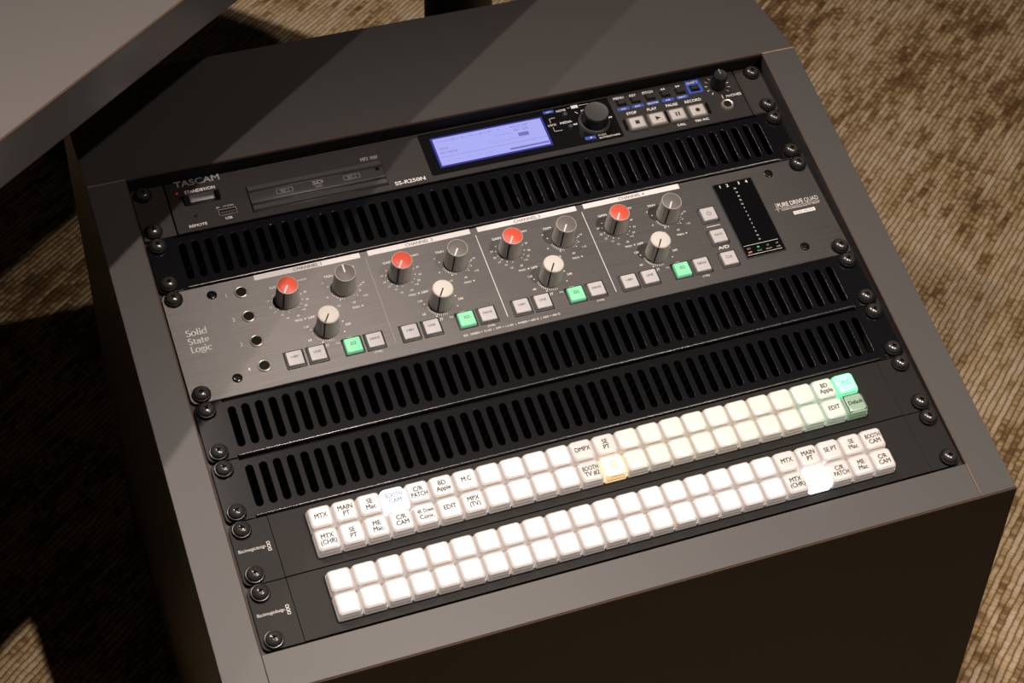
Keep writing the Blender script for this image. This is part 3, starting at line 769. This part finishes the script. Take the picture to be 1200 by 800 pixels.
        for i in range(12):
            a0, a1 = 2*math.pi*i/12, 2*math.pi*(i+1)/12
            ex.append([(xt + 10 + .8*math.cos(a0), y(78.0) + .8*math.sin(a0)), (xt + 10 + 1.15*math.cos(a0), y(78.0) + 1.15*math.sin(a0)), (xt + 10 + 1.15*math.cos(a1), y(78.0) + 1.15*math.sin(a1)), (xt + 10 + .8*math.cos(a1), y(78.0) + .8*math.sin(a1))])
        join_text(it, 'dial_scale', t, WHITE, Z, ex)
        if c < 2:
            obj('indicator_window', polys([[(-2.7, -1.1), (2.7, -1.1), (2.7, 1.1), (-2.7, 1.1)]], 0, 0.12), TMID, t, (xt + 6.6, y(78.2), 0))
        # high-pass scale
        it = [('HPF', xh - 8.0, y(45.8), 1.9, 'C'), ('120', xh - 13.4, y(39.4), 1.7, 'C'), ('60', xh - 14.0, y(28.6), 1.7, 'C'), ('240', xh + 14.0, y(34.4), 1.7, 'C'), ('300', xh + 11.8, y(23.4), 1.7, 'C'), ('OUT', xh - 5.4, y(21.8), 1.9, 'C'), ('Hz', xh + 3.4, y(21.8), 1.6, 'C')]
        ex = [bar(xh, y(yh), math.radians(a), 9.2, 10.6, 0.42) for a in range(190, 282, 8)] + [disc(*P2(xh, yh, a, 11.6), 0.55, 6) for a in (172, 238, 14, -28)]
        join_text(it, 'dial_scale', t, WHITE, Z, ex)
        for s, ox in (('+48V', -27.6), ('LINE', -12.2), ('ZΩ', 12.5), ('DRIVE', 27.6)):
            button(xh + ox, 16.8, s, s == 'ZΩ')
        txt('(TYPE)', t, xh + 27.6, y(7.6), Z, 1.3, WHITE, 'C', None, 0.008)
        if c < 3:
            obj('divider_line', polys([[(-0.25, -35), (0.25, -35), (0.25, 35), (-0.25, 35)]], 0, 0.06), WHITE if c else GREYP, t, (-98.6 + dx, y(47.1), 0))
    txt('ZΩ:  GREEN = 12 kΩ  |  OFF = 1.2 kΩ  |  AMBER = 600 Ω  |  RED = 400 Ω', t, -53.0, y(4.4), Z, 1.5, WHITE, 'L', 70.0, 0.006)
    # master section
    button(149.6, 56.4, '', power=True); button(149.4, 36.8, 'RATE'); button(149.4, 17.0, 'CLK')
    obj('divider_line', polys([[(-5.3, -0.25), (5.3, -0.25), (5.3, 0.25), (-5.3, 0.25)]], 0, 0.06), WHITE, t, (149.7, y(46.9), 0))
    txt('A/D', t, 149.9, y(26.6), Z, 2.4, WHITE, 'C', 8.4, 0.016)
    mt = obj('level_meter', loft([(31.6, 67.0, 0.6, 0), (31.4, 66.8, 0.6, 0.5), (30.4, 65.8, 0.5, 0.6)], 2), BEZ, t, (177.8, y(47.0), 0))
    obj('meter_window', plate(30.0, 65.4, 0.4, 0.3, 0.75, 0.05), MET, mt)
    for s, x in (('1', -10.3), ('2', -4.6), ('3', 4.5), ('4', 10.6)): txt(s, mt, x, 29.3, 0.8, 2.4, WHITE, 'C', None, 0.02)
    it = []
    for i, s in enumerate(('24', '21', '18', '15', '12', '9', '6', '3', '0', '3', '6', '9', '15', '21')):
        it.append((s, 0.0, 26.6 - i * 3.55, 1.25, 'C'))
    join_text(it, 'meter_scale', mt, WHITE, 0.8, [[(-14, -23.0), (13, -23.0), (13, -22.7), (-14, -22.7)], [(-14, -31.0), (13, -31.0), (13, -30.7), (-14, -30.7)]])
    for s, x, m in (('44.1', -11.2, GREYP), ('48', -3.8, LEDG), ('x2', 3.6, GREYP), ('x4', 11.0, GREYP)): txt(s, mt, x, -26.2, 0.8, 1.3, m, 'C', None, 0.01)
    for s, x, m in (('INT', -11.2, LEDO), ('W/C', -3.8, GREYP), ('ADAT', 3.6, GREYP), ('USB', 11.0, GREYP)): txt(s, mt, x, -29.4, 0.8, 1.3, m, 'C', None, 0.01)
    # product mark
    txt('PURE DRIVE', t, 202.6, y(49.8), Z, 3.6, WHITE, 'L', 20.4, 0.012)
    txt('QUAD', t, 224.2, y(49.8), Z, 3.6, WHITE, 'L', 11.0, -0.004)
    txt('4-CHAN SUPERANALOGUE MIC PREAMP', t, 204.2, y(46.6), Z, 1.3, WHITE, 'L', 30.6, 0.006)
    join_text([], 'lettering', t, WHITE, Z, [[(199.6, y(48.6)), (235.4, y(48.6)), (235.4, y(48.85)), (199.6, y(48.85))], [(201.4, y(46.4)), (201.65, y(46.4)), (201.65, y(54.2)), (201.4, y(54.2))]])
    o = obj('white_label', polys([[(-8.6, -1.5), (8.6, -1.5), (8.6, 1.5), (-8.6, 1.5)]], 0, 0.06), WHITE, t, (220.4, y(42.6), 0))
    txt('32-BIT A/D-D/A', o, 0, 0, 0.1, 1.4, GREYP, 'C', 15.0, 0.0, mid=True)
    screws(t, 0, 2)
preamp()

# ------------------------------------------------------------------ button panels
SKIRT = loft([(15.7, 15.7, 1.6, 0.0), (15.6, 15.6, 1.6, 3.0), (15.1, 15.1, 1.8, 3.2), (15.0, 15.0, 2.0, 6.2), (14.2, 14.2, 2.4, 7.9), (12.4, 12.4, 2.4, 8.5)], 4)
CAPB = loft([(12.3, 12.3, 2.4, 8.3), (12.2, 12.2, 2.4, 8.7), (11.0, 11.0, 2.4, 9.0), (8.0, 8.0, 2.2, 9.1)], 4)
EDGEB = boxes([(-4.6, 4.6, -7.35, -6.9, 6.9, 7.45), (-3.6, 4.0, 6.75, 7.05, 7.3, 7.75), (-6.4, 6.4, -7.75, -7.45, 3.0, 3.35)])
EDGM = mat('tinted plastic edge', (0.30, 0.21, 0.17), 0.4)
def button_panel(top, label, labels, tint):
    t = unit_root('button_panel', label, 'control panel', top, 1, 'lit push button panels in the rack')
    obj('faceplate', plate(431.6, 43.9, 0.3, -2, 0.35, 0.2, off=(1.2, 0)), BMD, t)
    for sx in (-1, 1):
        # ear: rounded only at the outer corners
        pts = []
        E, H, r = 240.4, 21.95, 5.0
        inn = 214.8 if sx < 0 else 217.2
        for cy, a0 in ((H - r, 0), (-H + r, 270)):
            a_ = [(E - r + r * math.cos(math.radians(a0 + 18 * i)), cy + r * math.sin(math.radians(a0 + 18 * i))) for i in range(6)]
            pts.append(a_)
        ol = [(inn, -H)] + pts[1] + pts[0] + [(inn, H)]
        ol = [(sx * a, b) for a, b in ol]
        if sx < 0: ol = ol[::-1]
        obj('rack_ear', holed(ol, [], -2.0, 0.1, 0.15, 'ear'), BMD, t)
    Z = 0.2
    txt('Blackmagicdesign', t, -238.2, 1.0, Z, 2.1, WHITE, 'L', 17.2, 0.0)
    sq = []
    for k in range(3):
        cx, cy = -218.9, 3.6 - 2.3 * k
        o, i_ = rr(2.2, 2.1, 0.7, 3), rr(1.4, 1.3, 0.4, 3)
        n = len(o)
        for j in range(n):
            sq.append([(cx + o[j][0], cy + o[j][1]), (cx + o[(j+1) % n][0], cy + o[(j+1) % n][1]), (cx + i_[(j+1) % n][0], cy + i_[(j+1) % n][1]), (cx + i_[j][0], cy + i_[j][1])])
    join_text([], 'logo', t, WHITE, Z, sq)
    obj('button_frame', plate(385.6, 33.4, 1.5, 0.0, 0.9, 0.3), BMD, t)
    for r in range(2):
        for c in range(24):
            skm, cpm, tm, lab = tint(r, c)
            b = obj('button', SKIRT, skm, t, (-184.0 + 16.0 * c, 8.0 - 16.0 * r, 0.5))
            if lab: b['label'] = lab
            obj('cap', CAPB, cpm, b)
            obj('cap_edge', EDGEB, EDGM, b)
            if lab == 'dim green button':
                obj('cap_gap', polys(frame_polys(-6.7, 6.4, -6.2, 6.7, 0.5), 8.3, 8.72), DARKP, b)
            s = labels.get((r, c))
            if s:
                ls = s.split('\n')
                for i, ln in enumerate(ls):
                    yy = 0.4 if len(ls) == 1 else (1.9 if i == 0 else -2.1)
                    h = 3.1 if len(ln) < 6 else 2.8
                    src, x0, x1 = text_mesh(ln, 0.02)
                    wd = min((x1 - x0) * h / CAPH * 0.88, 10.8)
                    txt(ln, b, 0.2, yy, 9.16, h, tm, 'C', wd, 0.02, mid=True)
    screws(t, 0, 1)

S_W = lit('clear button skirt', (1.0, 0.86, 0.78), 0.22, (0.55, 0.52, 0.50), 0.18)
S_C = lit('cream lit skirt', (1.0, 0.90, 0.72), 0.22, (0.55, 0.52, 0.48), 0.18)
S_G = lit('green tinged skirt', (0.75, 1.0, 0.74), 0.24, (0.52, 0.54, 0.49), 0.18)
C_W = lit('white lit cap', (1.0, 0.94, 0.93), 0.38, (0.72, 0.70, 0.69), 0.3)
C_C = lit('cream lit cap', (1.0, 0.93, 0.80), 0.33, (0.70, 0.68, 0.63), 0.3)
C_G = lit('pale green lit cap', (0.93, 1.0, 0.84), 0.30, (0.68, 0.69, 0.62), 0.3)
C_D = lit('dim pale cap', (1.0, 0.93, 0.88), 0.18, (0.70, 0.68, 0.66), 0.3)
X_B = lit('bright blue white cap', (0.86, 0.90, 1.0), 0.9); X_BS = lit('bright blue white skirt', (0.80, 0.84, 1.0), 1.6)
X_Y = lit('bright warm cap', (1.0, 0.88, 0.55), 1.8); X_YS = lit('bright warm skirt', (1.0, 0.62, 0.25), 0.8)
X_G = lit('bright green cap', (0.30, 1.0, 0.55), 0.9, (0.35, 0.72, 0.5)); X_GS = lit('bright green skirt', (0.12, 0.9, 0.38), 0.9, (0.3, 0.6, 0.4))
X_W = lit('brightest white cap', (0.93, 0.95, 1.0), 3.5); X_WS = lit('brightest white skirt', (0.86, 0.88, 1.0), 2.5)
D_G = lit('dim green cap', (0.45, 0.9, 0.5), 0.12, (0.35, 0.48, 0.38), 0.25); D_GS = lit('dim green skirt', (0.4, 0.9, 0.45), 0.16, (0.38, 0.48, 0.40), 0.2)
GLARE_B = mat('glare tinted print', (0.10, 0.12, 0.2), 0.6, emit=(0.10, 0.14, 0.32), estr=1.0)  # glare of the bright caps put into the colour and emission of these prints
GLARE_Y = mat('warm glare tinted print', (0.3, 0.25, 0.05), 0.6, emit=(0.45, 0.36, 0.08), estr=1.0)
GLARE_G = mat('green glare tinted print', (0.1, 0.35, 0.22), 0.6, emit=(0.10, 0.50, 0.28), estr=1.0)

LAB1 = {(0, 0): 'MTX', (0, 1): 'MAIN\nPT', (0, 2): 'SE\nMac', (0, 3): 'BOOTH\nCAM', (0, 4): 'C/R\nPATCH', (0, 5): 'BD\nApple', (0, 6): 'M.C', (0, 11): 'DMPX', (0, 12): 'SE\nPT', (0, 22): 'BD\nApple', (0, 23): 'M.C',
        (1, 0): 'MTX\n(CHR)', (1, 1): 'SE\nPT', (1, 2): 'ME\nMac', (1, 3): 'C/R\nCAM', (1, 4): '4K Down\nConv.', (1, 5): 'EDIT', (1, 6): 'MPX\n(TV)', (1, 11): 'BOOTH\nTV #2', (1, 12): 'ME\nTV', (1, 22): 'EDIT', (1, 23): 'Default'}
LAB2 = {(0, 19): 'MTX', (0, 20): 'MAIN\nPT', (0, 21): 'SE PT', (0, 22): 'SE\nMac', (0, 23): 'BOOTH\nCAM', (1, 19): 'MTX\n(CHR)', (1, 21): 'C/R\nPATCH', (1, 22): 'ME\nMac', (1, 23): 'C/R\nCAM'}
def tint1(r, c):
    if (r, c) == (0, 3): return X_BS, X_B, GLARE_B, 'button glowing bluish white'
    if (r, c) == (1, 12): return X_YS, X_Y, GLARE_Y, 'button glowing warm yellow'
    if (r, c) == (0, 23): return X_GS, X_G, GLARE_G, 'button glowing green'
    if (r, c) == (1, 23): return D_GS, D_G, DARKP, 'dim green button'
    if c >= 18: return (S_G if c >= 21 else S_C), C_G, DARKP, None
    if c >= 13: return S_C, C_C, DARKP, None
    if c >= 11: return S_W, C_D, DARKP, None
    return S_W, C_W, DARKP, None
def tint2(r, c):
    if (r, c) == (1, 20): return X_WS, X_W, GLARE_B, 'button glowing brilliant white'
    if c >= 19: return S_W, C_D, DARKP, None
    return S_W, C_W, DARKP, None
button_panel(6, 'push button panel with a green lit key among mostly labelled and blank white keys', LAB1, tint1)
button_panel(7, 'lowest push button panel in the rack, mostly blank white keys and no green', LAB2, tint2)
